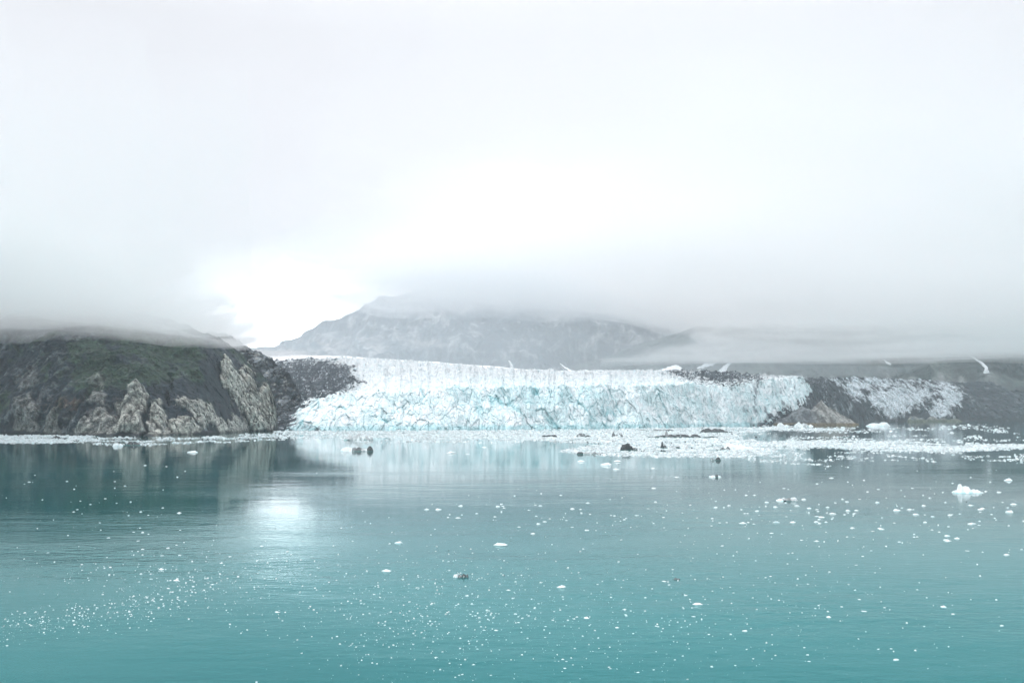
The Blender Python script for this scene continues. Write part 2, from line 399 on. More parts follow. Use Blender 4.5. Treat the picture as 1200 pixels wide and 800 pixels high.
tag(G, 'wide jagged white and pale blue glacier front standing in the fjord', 'glacier')
jj = (F[:, 0] % P.shape[1])
def gpart(name, keep, mat, lab=None):
    v, f, c = submesh(P, F, keep, C)
    o = link(name, mesh_from(name, v - np.array(G.location), f, mat, c), G)
    if lab: o['label'] = lab
gpart('ice_cliff', (~mor) & (jj < nf), M_ice, 'fractured blue white ice cliff')
gpart('snow_plateau', (~mor) & (jj >= nf), M_ice, 'white crevassed upper surface')
cx = P.reshape(-1, 3)[F[:, 0], 0]
gpart('rubble_cover', mor & (cx < 0), M_rock, 'dark rubble lying beside the grey shoulder')
gpart('rubble_cover', mor & (cx >= 0) , M_rock, 'dark rubble near the pointed outcrop')

# the snowfield strip far behind the ice
def snowfield():
    sx = np.linspace(235, 640, 200)
    lo = ip(sx, [(235, 423), (330, 424), (420, 423), (500, 429), (640, 438)]); hi = ip(sx, [(235, 419), (330, 416.5), (380, 416.5), (420, 418.5), (500, 423.5), (590, 430.5), (640, 434)])
    T = np.linspace(0, 1, 30)[None, :, None]
    a = at(sx, lo + 5, 2700 + 0 * sx); b = at(sx, hi, 3600 + 0 * sx)
    P = lerp(a[:, None], b[:, None], T)
    n = fbm(P / 60, 4, 3); P[..., 2] += 3 * n
    k = np.repeat(P[:, -1:], 2, 1); k[..., 1] += np.array([200, 400]); k[..., 2] -= np.array([30, 200]); P = np.concatenate([P, k], 1)
    px, py = proj(P)
    c = np.broadcast_to(V3(0.88, 0.9, 0.91), P.shape) * (1 - 0.55 * sm(0.3, 0.8, fbm(sc3(P, 1 / 200, 1 / 40, 1 / 10), 4, 5))[..., None] * sm(440, 560, px)[..., None])
    return P, grid_faces(*px.shape), c
P, F, C = snowfield()
tag(link('snowfield', mesh_from('snowfield', P, F, M_ice, C)), 'thin bright snowfield behind the glacier below the mountain', None, None, 'structure')

# ------------------------------------------------------------------ debris-covered ice and slope at the right
def dirty_slope():
    sx = np.linspace(925, 1560, 760)
    base = [(925, 497.0), (1000, 495), (1060, 494), (1130, 493.2), (1200, 492.6), (1560, 491)]
    top = [(925, 443), (985, 442), (1030, 443), (1060, 443.5), (1110, 446.5), (1160, 447), (1210, 446), (1560, 430)]
    dY = lambda s: ip(s, [(925, 250), (1200, 420), (1560, 500)])
    P, T = slope(sx, base, top, dY, 150, (1.3, 0.9))
    px, py = proj(P); env = sm(0, 0.08, T)[None, :] * np.ones_like(px)
    w = fbm(P / 90, 4, 4)
    f1, f2, cid = worley(sc3(P, 1 / 40, 1 / 40, 1 / 40) + 0.5 * w[..., None], 5)
    disp = fbm(P / 120, 4, 6) * 28 + (cid - 0.5) * 14 - 12 * (1 - sm(0, .2, f2 - f1)) + ridged(P / 30, 4, 8) * 8
    P = P + V3(0, -0.8, 0.35) * (disp * env)[..., None] * 0.6
    wx = px + 9 * fbm(P / 70, 5, 31); wy = py + 6 * fbm(P / 70, 5, 41)
    v = fbm(P / 40, 5, 51); v2 = fbm(P / 14, 4, 61)
    c = mixc(np.broadcast_to(SLATE * 0.95, P.shape), GREY, sm(0.1, 0.8, v + 0.3 * v2) * 0.45)
    D = np.maximum.reduce([
        inpoly(wx, wy, [(984, 443), (1010, 443), (1110, 446), (1112, 452), (1060, 452), (1016, 455), (1004, 468), (990, 458)]),
        inpoly(wx, wy, [(1020, 456), (1060, 452), (1092, 458), (1082, 474), (1052, 488), (1032, 486), (1018, 476)]) - 1,
        inpoly(wx, wy, [(1096, 454), (1112, 452), (1132, 466), (1118, 478), (1112, 490), (1086, 480), (1098, 468)])])
    icem = sm(-3, 3, D + 7 * v2) * sm(-0.9, 0.1, v + 0.3)
    c = mixc(c, V3(0.68, 0.74, 0.78), np.clip(icem, 0, 1) * 0.9)
    c = mixc(c, V3(0.5, 0.55, 0.58), sm(0.55, 0.9, v + 0.4 * v2) * sm(1180, 1130, px) * 0.5)
    c = mixc(c, DARK, sm(489, 492, py + 2 * v) * 0.7)
    c = mixc(c, GREY * 1.2, sm(0.3, 0.7, fbm(sc3(P, 1 / 60, 1 / 60, 1 / 12), 4, 91)) * sm(1120, 1180, px) * 0.5)
    return P, grid_faces(*px.shape), c
P, F, C = dirty_slope()
tag(link('moraine_slope', mesh_from('moraine_slope', P, F, M_rock, C)), 'low dark rubble slope streaked with dirty grey ice beyond the outcrop', None, None, 'structure')

# ------------------------------------------------------------------ mountains behind
def mountain(sx, base, top, Y, dY, seed, paint, nt=170, amp=1.0, fine=40):
    n = len(sx); T = np.linspace(0, 1, nt)[None, :, None]
    pb = at(sx, ip(sx, base), Y + 0 * sx); pt = at(sx, ip(sx, top), Y + dY + 0 * sx)
    pb[..., 2] = np.minimum(pb[..., 2], 120)
    P = lerp(pb[:, None], pt[:, None], T); P[..., 1] = lerp(pb[:, None, 1], pt[:, None, 1], T[..., 0] ** 1.2)
    gul = ridged(sc3(P, 1 / 230, 1 / 700, 1 / 900) + 0.25 * fbm(P / 200, 3, seed)[..., None], 5, seed + 1, 0.55)
    disp = fbm(P / 500, 4, seed + 2) * 140 + gul * 110 + ridged(sc3(P, 1 / 75, 1 / 160, 1 / 220), 4, seed + 3) * fine
    disp *= amp * np.minimum(1, sm(0, 0.15, T[..., 0]) + 0.2)
    P = P + V3(0, -0.9, 0.1) * disp[..., None]
    k = np.repeat(P[:, -1:], 6, 1); k[..., 1] += np.arange(1, 7) * dY * 0.4; k[..., 2] = k[..., 2] * (1 - np.arange(1, 7) / 6); P = np.concatenate([P, k], 1)
    gul = np.concatenate([gul, np.repeat(gul[:, -1:], 6, 1)], 1)
    px, py = proj(P)
    return P, grid_faces(*px.shape), paint(P, px, py, gul)
def paint_mid(P, px, py, gul):
    v = fbm(P / 130, 5, 5); v2 = fbm(P / 40, 4, 15); g2 = ridged(sc3(P, 1 / 60, 1 / 200, 1 / 260) + 0.12 * v[..., None], 5, 19, 0.65)
    c = mixc(np.broadcast_to(V3(0.01, 0.02, 0.04), P.shape), V3(0.32, 0.325, 0.33), sm(0.0, 0.9, v * 0.5 + 0.45 * gul + 0.9 * g2 - 0.35 + 0.35 * v2))  # rock mottling plus gully shading put into the colour, as haze flattens the relief
    talus = np.exp(-((px - 385) / 26) ** 2 - ((py - 410) / 12) ** 2) + np.exp(-((px - 440) / 8) ** 2 - ((py - 408) / 10) ** 2) + 0.7 * np.exp(-((px - 500) / 24) ** 2 - ((py - 402 - 0.1 * (px - 500)) / 5) ** 2)
    c = mixc(c, V3(0.46, 0.42, 0.40), np.clip(talus * sm(-0.5, 0.4, v2 + 0.2), 0, 1))
    c = mixc(c, V3(0.42, 0.42, 0.43), sm(0.5, 0.9, v2 + 0.35 * v) * 0.7)
    return c
P, F, C = mountain(np.linspace(235, 900, 520), [(235, 428), (900, 445)],
    [(235, 424), (262, 416), (300, 411), (322, 408), (345, 399), (360, 388), (375, 380), (400, 370), (420, 359), (445, 346), (500, 335), (600, 332), (700, 338), (780, 352), (860, 385), (900, 430)], 5000, 700, 40, paint_mid, 190)
mid_bvh = None
tag(link('mountain', mesh_from('mountain', P, F, M_far, C)), 'hazy grey mountain with gullied cliffs behind the glacier', None, None, 'structure')
def paint_right(P, px, py, gul):
    v = fbm(P / 120, 5, 25); v2 = fbm(P / 40, 4, 35)
    c = mixc(np.broadcast_to(V3(0.045, 0.062, 0.062), P.shape), V3(0.1, 0.125, 0.115), sm(-0.3, 0.7, v))
    fan = 0
    for fx, w_, h_ in ((975, 14, 9), (1040, 8, 14), (1070, 12, 8), (1104, 14, 16), (1128, 9, 9), (1160, 16, 18), (935, 20, 6), (1010, 10, 7)):
        k = (py - (447 - h_)) / h_
        fan = np.maximum(fan, sm(0.0, 0.5, k) * np.exp(-(((px - fx) + 3 * v2) / (w_ * np.clip(k, 0.12, 1.3))) ** 2 * 1.5))
    c = mixc(c, V3(0.30, 0.32, 0.32), np.clip(fan * 0.8, 0, 1))
    return c
P, F, C = mountain(np.linspace(640, 1800, 700), [(640, 440), (900, 446), (1200, 450), (1800, 452)],
    [(640, 440), (720, 415), (800, 388), (900, 350), (1000, 333), (1200, 328), (1800, 325)], 4100, 900, 60, paint_right, 150, 0.7)
meR = mesh_from('far_slope', P, F, M_far, C)
tag(link('far_slope', meR), 'misty dark green slope under the low cloud bands', None, None, 'structure')
bvhR = BVHTree.FromPolygons([tuple(v) for v in P.reshape(-1, 3)], F.tolist())

# ------------------------------------------------------------------ snow patches in gullies of that slope
M_snow = plain_ice('old_snow', (0.9, 0.91, 0.92), 0.7)
def ribbon(label, pts, Yfall=4000, fix=None):
    """pts: (px, py, width px) along the gully; a bank of snow with real thickness laid on the slope"""
    pts = np.array(pts, float); L = []
    d = np.linspace(0, len(pts) - 1, 26); X = np.stack([np.interp(d, np.arange(len(pts)), pts[:, k]) for k in range(3)], -1)
    X[:, :2] += 0.35 * np.stack([vnoise(np.stack([d * 3, d * 0, d * 0], -1), 5), vnoise(np.stack([d * 3, d * 0 + 5, d * 0], -1), 6)], -1)
    tg = np.gradient(X[:, :2], axis=0); tg /= np.linalg.norm(tg, axis=1)[:, None] + 1e-6; nr = np.stack([-tg[:, 1], tg[:, 0]], -1)
    o = Vector((0, 0, CAMH)); rows = []
    for i in range(len(X)):
        row = []
        for a in (-0.5, -0.25, 0, 0.25, 0.5):
            q = X[i, :2] + nr[i] * a * X[i, 2] * (0.8 + 0.4 * random.random())
            dirv = Vector(at(q[0], q[1], 1000.0)) - o; dirv.normalize()
            hit = bvhR.ray_cast(o, dirv)
            dist = fix / dirv.y if fix else (hit[3] if hit[0] else Yfall / dirv.y)
            row.append((dirv, dist))
        rows.append(row)
    md = np.median([r[1] for row in rows for r in row])
    V = []
    for row in rows:
        for j, (dv, ds) in enumerate(row):
            ds = min(ds, md + 120); V.append(o + dv * (ds - 6 - 8 * (1 - abs(j - 2) / 2)))
    for row in rows:
        for j, (dv, ds) in enumerate(row):
            ds = min(ds, md + 120); V.append(o + dv * (ds + (45 if fix else 12)))
    n = len(X); F1 = grid_faces(n, 5); F2 = F1[:, ::-1] + 5 * n
    rim = [i * 5 for i in range(n)] + [(n - 1) * 5 + j for j in range(1, 5)] + [i * 5 + 4 for i in range(n - 2, -1, -1)] + [j for j in (3, 2, 1)]
    F3 = [(rim[k], rim[(k + 1) % len(rim)], rim[(k + 1) % len(rim)] + 5 * n, rim[k] + 5 * n) for k in range(len(rim))]
    V = np.array([tuple(v) for v in V]); c0 = V.mean(0)
    me = mesh_from('snow_patch', V - c0, np.concatenate([F1, F2, np.array(F3)]), M_snow)
    ob = link('snow_patch', me); ob.location = c0
    tag(ob, label, 'snow patch', 'snow patches lying in gullies')
ribbon('short upright white snow patch above the snowfield end', [(596, 423, 2), (599, 427, 3), (600, 431, 3.5), (601, 436, 5)], fix=2600)
ribbon('thin slanting snow streak above the middle of the glacier', [(656, 426, 0.8), (662, 431, 2.5), (667, 435, 5), (672, 439, 6)], fix=2600)
ribbon('small low white snow mound just right of the slanting streak', [(679, 438, 3), (687, 435.5, 6), (693, 438, 3)], fix=2600)
ribbon('broad white snow tongue rising over the dark rubble band', [(757, 437, 3), (772, 436, 5), (784, 434, 8), (792, 432, 10), (797, 434, 8)], fix=2540)
ribbon('feathery white snow wedge between the tongue and the forked patch', [(817, 432, 1.5), (826, 428, 5), (836, 423.5, 8), (841, 421, 5)])
ribbon('forked bright snow patch above the end of the rubble band', [(845, 438, 8), (848, 433, 7), (852, 428, 3.5), (858, 424, 1.2)])
ribbon('long winding snow gully ending in a bright blob on the far slope', [(1120, 396, 0.8), (1138, 417, 1.5), (1148, 424, 2.6), (1156, 431, 4), (1156, 437, 7)])
ribbon('faint small snow streak below the cloud band', [(1036, 422, 1), (1040, 425, 2.5), (1044, 427, 2)])
ribbon('faint snow streak in the upper gap of the cloud', [(984, 346, 1), (992, 349, 2.5), (998, 352, 1.5)])
ribbon('faint upright snow streak in the upper gap of the cloud', [(1099, 352, 1.5), (1102, 360, 2.4), (1106, 368, 1.2)])
ribbon('faint snow streak beside the edge of the upper cloud gap', [(1186, 350, 1), (1194, 360, 3), (1200, 364, 2)])

# ------------------------------------------------------------------ floating and grounded lumps (icebergs, outcrops)
def lump(name, label, cat, px, py, wpx, humps, depth=0.5, kind='ice', dirty=0.0, seed=0, group=None, Y=None, mat=None, res=90, rough=0.18, paint=None):
    """px, py: middle of the waterline; humps: (x offset px, half width px, height px, dirt 0..1, sharpness)"""
    Y = float(depth0(py)) if Y is None else Y; s = Y / FPX
    hw = wpx / 2 * s; hd = hw * depth
    nx = res; ny = max(16, int(res * min(1, depth)))
    x = np.linspace(-hw, hw, nx); y = np.linspace(-hd, hd, ny); X, Yy = np.meshgrid(x, y, indexing='ij')
    q = np.stack([X / hw * 3, Yy / hw * 3, X * 0 + seed * 3.7], -1)
    wob = fbm(q, 4, seed); H = np.full(X.shape, -1.0) * 0.12 * hw; D = np.zeros(X.shape)
    for hx, hr, hh, dd, shp in humps:
        r = np.hypot((X - hx * s) / (hr * s), Yy / (hd * 0.92)) * (1 + 0.22 * wob)
        prof = np.clip(1 - r ** shp, -0.25, 1)
        h = hh * s * prof
        D = np.where(h > H, dd, D); H = np.maximum(H, h)
    mx = max(h[2] for h in humps) * s
    blk = worley(q * 1.7, seed + 3)
    H = np.where(H > 0, H * (1 + rough * 2 * (blk[2] - 0.5)) + rough * mx * fbm(q * 2.2, 4, seed + 9) * 0.8, H)
    V = np.stack([X, Yy, H], -1); Fg = grid_faces(nx, ny)
    keep = H.ravel()[Fg].max(1) > -0.05 * hw
    if kind == 'ice':
        c = np.broadcast_to(V3(0.78, 0.86, 0.88), V.shape)
        c = mixc(c, V3(0.35, 0.72, 0.74), sm(0.25 * mx, 0.0, H) * sm(-0.1, 0.4, fbm(q * 1.5, 3, seed + 5)) * 0.8)
        dm = np.clip(D * sm(-0.55, 0.15, fbm(q * 2.5, 4, seed + 7) + (D - 0.5) * 1.3), 0, 1)
        c = mixc(c, V3(0.030, 0.042, 0.047), dm)
        c = mixc(c, V3(0.03, 0.2, 0.19), sm(0.25 * mx, 0, H) * dm * 0.6)
    else:
        c = paint(V, H, q, mx)
    v, f, cc = submesh(V, Fg, keep, c)
    ob = link(name, mesh_from(name, v, f, mat or M_berg, cc)); ob.location = (float(at(px, py, Y)[0]), Y, 0)
    return tag(ob, label, cat, group)
B = 'iceberg'
lump(B, 'iceberg with clean white end, dark ridges and a round black end', B, 418, 528.5, 40, [(-10, 10, 4.2, 0.05, 2.5), (-3, 4, 5.2, 0.8, 1.6), (3, 5, 4.8, 0.95, 1.8), (9, 7, 3.6, 0.6, 2), (15.5, 4.6, 4.6, 1.0, 3.2)], 0.3, seed=1)
lump(B, 'low white iceberg mound with slanting dark streaks near the ice cliff', B, 421, 515.5, 36, [(-10, 8, 5, 0.45, 1.8), (0, 10, 7.5, 0.5, 2), (9, 8, 5, 0.55, 1.8)], 0.35, seed=2)
lump(B, 'small flat dark iceberg on the white brash ice, nearest the cliff middle', B, 645, 512.2, 20, [(0, 9.5, 2.4, 1, 6), (4, 4, 2.8, 1, 3)], 0.35, seed=3)
lump(B, 'small dark hump iceberg between the flat one and the two-pointed one', B, 682, 512, 20, [(-1, 7, 4.4, 0.9, 1.8), (6, 4, 2, 1, 2)], 0.35, seed=4)
lump(B, 'two-pointed iceberg with dark rims and a white saddle', B, 724, 512.2, 18, [(-5, 2.6, 6, 0.9, 1.5), (-1, 5, 2.6, 0.75, 2), (4, 2.5, 4.8, 0.8, 1.4), (0, 8, 2.2, 0.1, 3)], 0.4, seed=5)
lump(B, 'long low dark iceberg with a little tower halfway along it', B, 795, 513, 92, [(-22, 18, 2.6, 1, 3), (-3, 26, 3.6, 1, 5), (-14, 3, 8.5, 0.75, 1.4), (19, 9, 4.5, 1, 1.8), (34, 11, 2, 1, 2)], 0.16, seed=6, res=150)
lump(B, 'dark grey wedge iceberg with a long thin tail', B, 839, 506.8, 40, [(-10, 9, 4.5, 1, 2.4), (0, 13, 4.2, 1, 2), (10, 10, 2, 1, 1.8)], 0.3, seed=7)
lump(B, 'thin dark line of ice at the foot of the cliff', B, 768, 504.6, 46, [(-14, 9, 1.1, 0.9, 2), (2, 9, 1.8, 0.9, 2), (15, 8, 1.7, 1, 2)], 0.15, seed=8)
lump(B, 'black dome iceberg on the edge of the white brash ice', B, 736, 528.2, 22, [(-1, 8.3, 9, 1, 2.6), (7, 4.5, 3.5, 0.9, 2)], 0.5, seed=9)
lump(B, 'iceberg with an upright dark spike and a low speckled tail', B, 786, 525.5, 24, [(-9.5, 2.2, 8.5, 1, 1.3), (-7, 3, 4, 0.9, 1.5), (0, 8, 3, 0.5, 2), (8, 4, 1.8, 1, 2)], 0.35, seed=10)
lump(B, 'flat iceberg with a square dark green end and thin tail', B, 694, 532, 38, [(-14, 4.6, 2.7, 1, 5), (-6, 7, 2, 0.6, 4), (3, 3.5, 2.6, 0.8, 1.8), (11, 8, 1.3, 1, 2)], 0.25, seed=11)
lump(B, 'tiny two-lump dark iceberg below the brash ice edge', B, 839, 539.2, 14, [(-4, 2.6, 2, 0.8, 2), (2.5, 3.5, 3.4, 1, 2)], 0.5, seed=12)
lump(B, 'small white iceberg with a black middle in open water', B, 838, 559, 14, [(-2.5, 4.5, 2.2, 0.1, 2), (1.5, 3, 2.8, 0.95, 2), (4.5, 2.5, 2, 0.2, 2)], 0.5, seed=13)
lump(B, 'white iceberg with three black patches, alone in open water', B, 922, 586.5, 26, [(-8, 4.5, 2.4, 0.2, 2), (-3, 4, 3.2, 0.7, 2), (2, 4, 2.8, 0.8, 2), (7.5, 4.5, 3.8, 0.45, 2.4)], 0.45, seed=14)
lump(B, 'small clear iceberg with a dark curved back, nearest the viewer', B, 540, 675.8, 18, [(-5.5, 3.5, 3.2, 0.3, 2), (-1, 3.5, 2.6, 0.85, 2), (3.5, 3, 3.4, 1, 2), (7.5, 1.6, 3.2, 0.9, 1.6)], 0.5, seed=15)
lump(B, 'tiny dark sliver of ice in the turquoise water', B, 793, 678.6, 9, [(-1, 3, 1.6, 0.9, 2), (2, 2, 1.3, 0.9, 2)], 0.5, seed=16)
lump(B, 'black flat iceberg in the broken ice off the pale crags', B, 156, 521.5, 20, [(-1, 7, 4.2, 1, 2.5), (5, 4, 2.4, 1, 2)], 0.4, seed=17)
lump(B, 'small black iceberg in the dense ice under the dark cliff', B, 66, 514, 13, [(0, 5.5, 3.2, 1, 2)], 0.4, seed=18)
lump(B, 'bright white iceberg with a knobbly peak, largest in the open water', B, 1134, 577, 38, [(-8, 6, 6.5, 0, 1.8), (-9, 3, 9.5, 0, 2), (-2, 8, 7, 0, 1.6), (8, 10, 3.2, 0, 1.6), (-13, 5, 2.5, 0, 2)], 0.5, seed=19)
lump(B, 'white mound iceberg with turquoise base beside the outcrop shore ice', B, 862, 526.5, 42, [(-6, 9, 6.5, 0.0, 1.8), (6, 11, 5.2, 0.1, 2), (15, 6, 3, 0, 2)], 0.35, seed=20)
lump(B, 'dark ragged little iceberg beside the white mound iceberg', B, 850, 526.8, 14, [(-3, 3, 2.6, 0.9, 2), (3, 3, 3.2, 0.9, 2)], 0.4, seed=21)
lump(B, 'long flat white iceberg right of the pointed outcrop', B, 1029, 499.2, 28, [(-4, 9, 3.0, 0, 3.5), (6, 7.5, 3.8, 0, 3.5)], 0.4, seed=22)
lump(B, 'white ice lump stranded at the foot of the pointed outcrop', B, 941, 499.6, 24, [(-5, 5, 4.5, 0.2, 1.6), (2, 6, 3.2, 0.5, 1.8), (8, 4, 2, 0, 2)], 0.5, seed=23)
lump(B, 'small white ice lump at the dark end of the ice cliff', B, 917, 499.9, 16, [(-2, 4.5, 4.5, 0.2, 2), (4, 4, 2, 0, 2)], 0.5, seed=24)
lump(B, 'low dark teal iceberg in the brash ice off the outcrop', B, 991, 512, 14, [(-3, 3, 3, 0.9, 2), (3, 3.5, 2.6, 0.9, 2)], 0.4, seed=25)
lump(B, 'white chunk of ice behind the black flat iceberg', B, 138, 522.5, 14, [(-2, 4, 3.6, 0, 2), (3, 3.5, 2.8, 0.0, 2)], 0.4, seed=26)

def paint_outcrop(V, H, q, mx):
    st = fbm(np.stack([V[..., 0] / 9 + 0.3 * V[..., 2] / 9, V[..., 1] / 60, V[..., 2] / 60], -1), 4, 5)
    cr = V3(0.27, 0.275, 0.262); br = V3(0.10, 0.10, 0.092)
    c = mixc(np.broadcast_to(br, V.shape), cr, sm(-0.3, 0.35, st))
    c = mixc(c, GREY, sm(10, -25, V[..., 0]) * 0.75)
    c = mixc(c, SLATE, sm(0.0, 0.5, fbm(V / 22, 4, 8)) * sm(25, -40, V[..., 0]) * 0.8)
    c = mixc(c, V3(0.12, 0.1, 0.06), sm(7, 3, V[..., 2]))
    return c
lump('rock_outcrop', 'pointed cream and grey rock outcrop at the dark end of the glacier', 'rock outcrop', 955, 497.9, 104, [(8, 30, 33, 0, 0.95), (-14, 30, 21, 0, 1.1), (22, 22, 18, 0, 1.2), (34, 14, 8, 0, 1.4), (-36, 18, 9, 0, 1.3)], 0.55, 'rock', seed=31, mat=M_rock, res=170, rough=0.1, paint=paint_outcrop, group=None)
def paint_low(V, H, q, mx):
    c = mixc(np.broadcast_to(V3(0.22, 0.225, 0.21), V.shape), GREY, sm(-0.1, 0.5, fbm(V / 14, 4, 5)))
    return mixc(c, V3(0.09, 0.11, 0.07), sm(12, 4, V[..., 2]) * 0.8)
lump('rock_outcrop', 'low pale rounded rock at the foot of the rubble slope', 'rock outcrop', 1074, 494.2, 30, [(-4, 9, 6.5, 0, 2), (5, 7, 5, 0, 2)], 0.4, 'rock', seed=32, mat=M_rock, rough=0.12, paint=paint_low)
lump('rock_outcrop', 'low greenish rocks in a row at the waterline', 'rock outcrop', 1106, 493.9, 44, [(-14, 7, 6, 0, 2), (-2, 9, 4, 0, 2), (12, 9, 3.6, 0, 2)], 0.3, 'rock', seed=33, mat=M_rock, rough=0.12, paint=paint_low)

# ------------------------------------------------------------------ ice floes one could count
def chunk_mesh(seed):
    r = random.Random(seed); n = 11; V = []
    ang = sorted(r.uniform(0, 2 * math.pi) for _ in range(n)); ax = [0.5 * (0.72 + 0.4 * r.random()) for _ in range(n)]
    for k in (-0.12, 0.10, 0.24):
        f = {-0.12: 0.9, 0.10: 1.0, 0.24: 0.62}[k]
        for a, q in zip(ang, ax): V.append((math.cos(a) * q * f + (k > 0.2) * 0.04, math.sin(a) * q * f * 0.7, k * (0.55 + 0.75 * r.random()) if k > 0 else k))
    px_, py_ = r.uniform(-.2, .2), r.uniform(-.08, .08); V.append((px_, py_, 0.30 + 0.18 * r.random()))
    F = []
    for l in (0, 1):
        for i in range(n):
            j = (i + 1) % n; F += [(l * n + i, l * n + j, (l + 1) * n + j), (l * n + i, (l + 1) * n + j, (l + 1) * n + i)]
    for i in range(n): F.append((2 * n + i, 2 * n + (i + 1) % n, 3 * n))
    return mesh_from('ice_floe', np.array(V), np.array(F), M_floe)
protos = [chunk_mesh(s) for s in range(14)]
NAMED = [  # px, py, width px, label
    (586, 639, 19, 'flat white floe with a thin tail, largest below the pale reflection edge'), (453, 669, 14, 'white floe beside the end of the bright reflection'),
    (467, 636, 12, 'faint flat floe in the bright reflection'), (658, 688, 13, 'two-lobed white floe in the middle of the near water'),
    (687, 724, 8, 'pair-like white floe below the two-lobed one'), (817, 708, 14, 'triangular white floe among fine specks in near water'),
    (325, 717, 8, 'lone bright white floe in the empty near water'), (1140, 614, 14, 'long flat white floe below the largest open-water iceberg'),
    (1109, 633, 9, 'white floe left of a paired floe below the long flat one'), (1121, 631, 8, 'white floe paired with its left neighbour'),
    (1106, 711, 9, 'white floe alone in the near water under the paired floes'), (1050, 598, 10, 'thick white floe between the lone iceberg and the largest one'),
    (1066, 597, 10, 'flat white floe next to the thick one'), (1073, 603, 11, 'long thin floe just below two others'), (1188, 591, 9, 'white floe near the frame edge below a flat slab'),
    (1182, 563, 12, 'flat white slab floe beyond the largest open-water iceberg'), (1183, 600, 12, 'thin long floe below the white edge floe'), (1149, 597, 9, 'rounded floe under the knobbly iceberg'),
    (870, 613, 11, 'flat floe below the iceberg with black patches'), (910, 612, 10, 'left one of two thin floes in a line'), (929, 612, 9, 'right one of two thin floes in a line'),
    (976, 602, 9, 'floe in the loose row under the open water band'), (963, 606, 10, 'elongated floe in the loose row under the open water band'), (974, 560, 7, 'white floe high in the open water right of the small berg'),
    (207, 680, 9, 'brightest floe in the speckled drift below the dark reflection'), (189, 667, 7, 'small floe above the brightest drift floe'), (210, 601, 6, 'tiny floe on the dark hill reflection edge'),
    (127, 630, 6, 'small floe inside the dark hill reflection'), (724, 541, 12, 'long flat white floe off the brash ice edge'), (722, 550, 10, 'thick white floe under the long flat one'),
    (711, 545, 17, 'longest thin floe left of the thick one'), (765, 549, 7, 'white floe between the brash ice and the open water'), (681, 541, 11, 'flat white floe under the square-ended iceberg'),
    (766, 572, 7, 'bright round floe alone on the teal reflection'), (793, 559, 7, 'thin floe left of the small black-middled iceberg'), (530, 531, 16, 'thin flat floe on the glacier reflection'), (548, 532, 7, 'small peaked floe beside the thin flat one'),
    (568, 524, 9, 'flat floe just off the brash ice line'), (540, 593, 8, 'floe under the dark band of the mountain reflection'), (513, 597, 9, 'floe in the row below the dark reflection band'), (500, 597, 7, 'small floe at the start of the row'),
    (1007, 702, 6, 'small floe in the sparse near water'), (1012, 716, 8, 'floe below the sparse near water one'), (971, 723, 7, 'flat floe in the sparse near water'), (873, 739, 8, 'floe low in the near water'), (1050, 773, 9, 'lowest clear floe of the near water'),
    (1174, 733, 6, 'floe near the edge of the near water'), (1179, 650, 9, 'flat floe near the right shore reflection'), (226, 530, 15, 'flat white floe off the pale crags'), (1095, 541, 9, 'floe below the brash ice streak'),
]
nfl = 0
def floe(px, py, w, label, group=None, dark=False):
    global nfl
    Y = float(depth0(py)); s = Y / FPX * w * 0.9
    o = bpy.data.objects.new('ice_floe', protos[nfl % 14]); nfl += 1; col.objects.link(o)
    o.location = (float(at(px, py, Y)[0]), Y, 0); o.rotation_euler = (0, 0, random.choice((0, math.pi)) + random.uniform(-0.5, 0.5))
    o.scale = (s, s * random.uniform(0.7, 1.2), s * random.uniform(0.3, 0.65))
    tag(o, label, 'ice floe', group)
for a in NAMED: floe(*a)
# groups of look-alike floes: centre, spread, how many, size range, label
GROUPS = [
    ((1050, 605), (110, 22), 62, (4, 8), 'small flat white floe in the loose field under the largest open-water iceberg', 'floes under the largest iceberg'),
    ((900, 603), (60, 12), 26, (4, 8), 'small white floe in the loose row below the iceberg with black patches', 'floes in the row below the patched iceberg'),
    ((640, 602), (90, 12), 34, (4, 7.5), 'small flat floe in the row under the teal mountain reflection', 'floes under the teal reflection'),
    ((170, 655), (75, 22), 36, (2.5, 5.5), 'small bright chip floating at the edge of the dark hill reflection', 'floes by the dark reflection'),
    ((120, 590), (90, 28), 22, (2.5, 4.5), 'tiny chip of ice on the dark green hill reflection', 'chips on the dark reflection'),
    ((680, 730), (110, 35), 40, (3.5, 6.5), 'small white chip in the dense drift of the near turquoise water', 'floes in the near drift'),
    ((1020, 700), (130, 50), 26, (3.5, 6), 'small white chip scattered in the sparse near water under the floe field', 'floes in the sparse near water'),
]
for c0, sd, n, (a, b_), lab, grp in GROUPS:
    k = 0
    while k < n:
        x, y = rng.normal(c0[0], sd[0]), rng.normal(c0[1], sd[1])
        if not (0 < x < 1200 and 545 < y < 798) or abs(x - c0[0]) > 2 * sd[0] or abs(y - c0[1]) > 2 * sd[1]: continue
        floe(x, y, a + (b_ - a) * rng.random() ** 2, lab, grp); k += 1

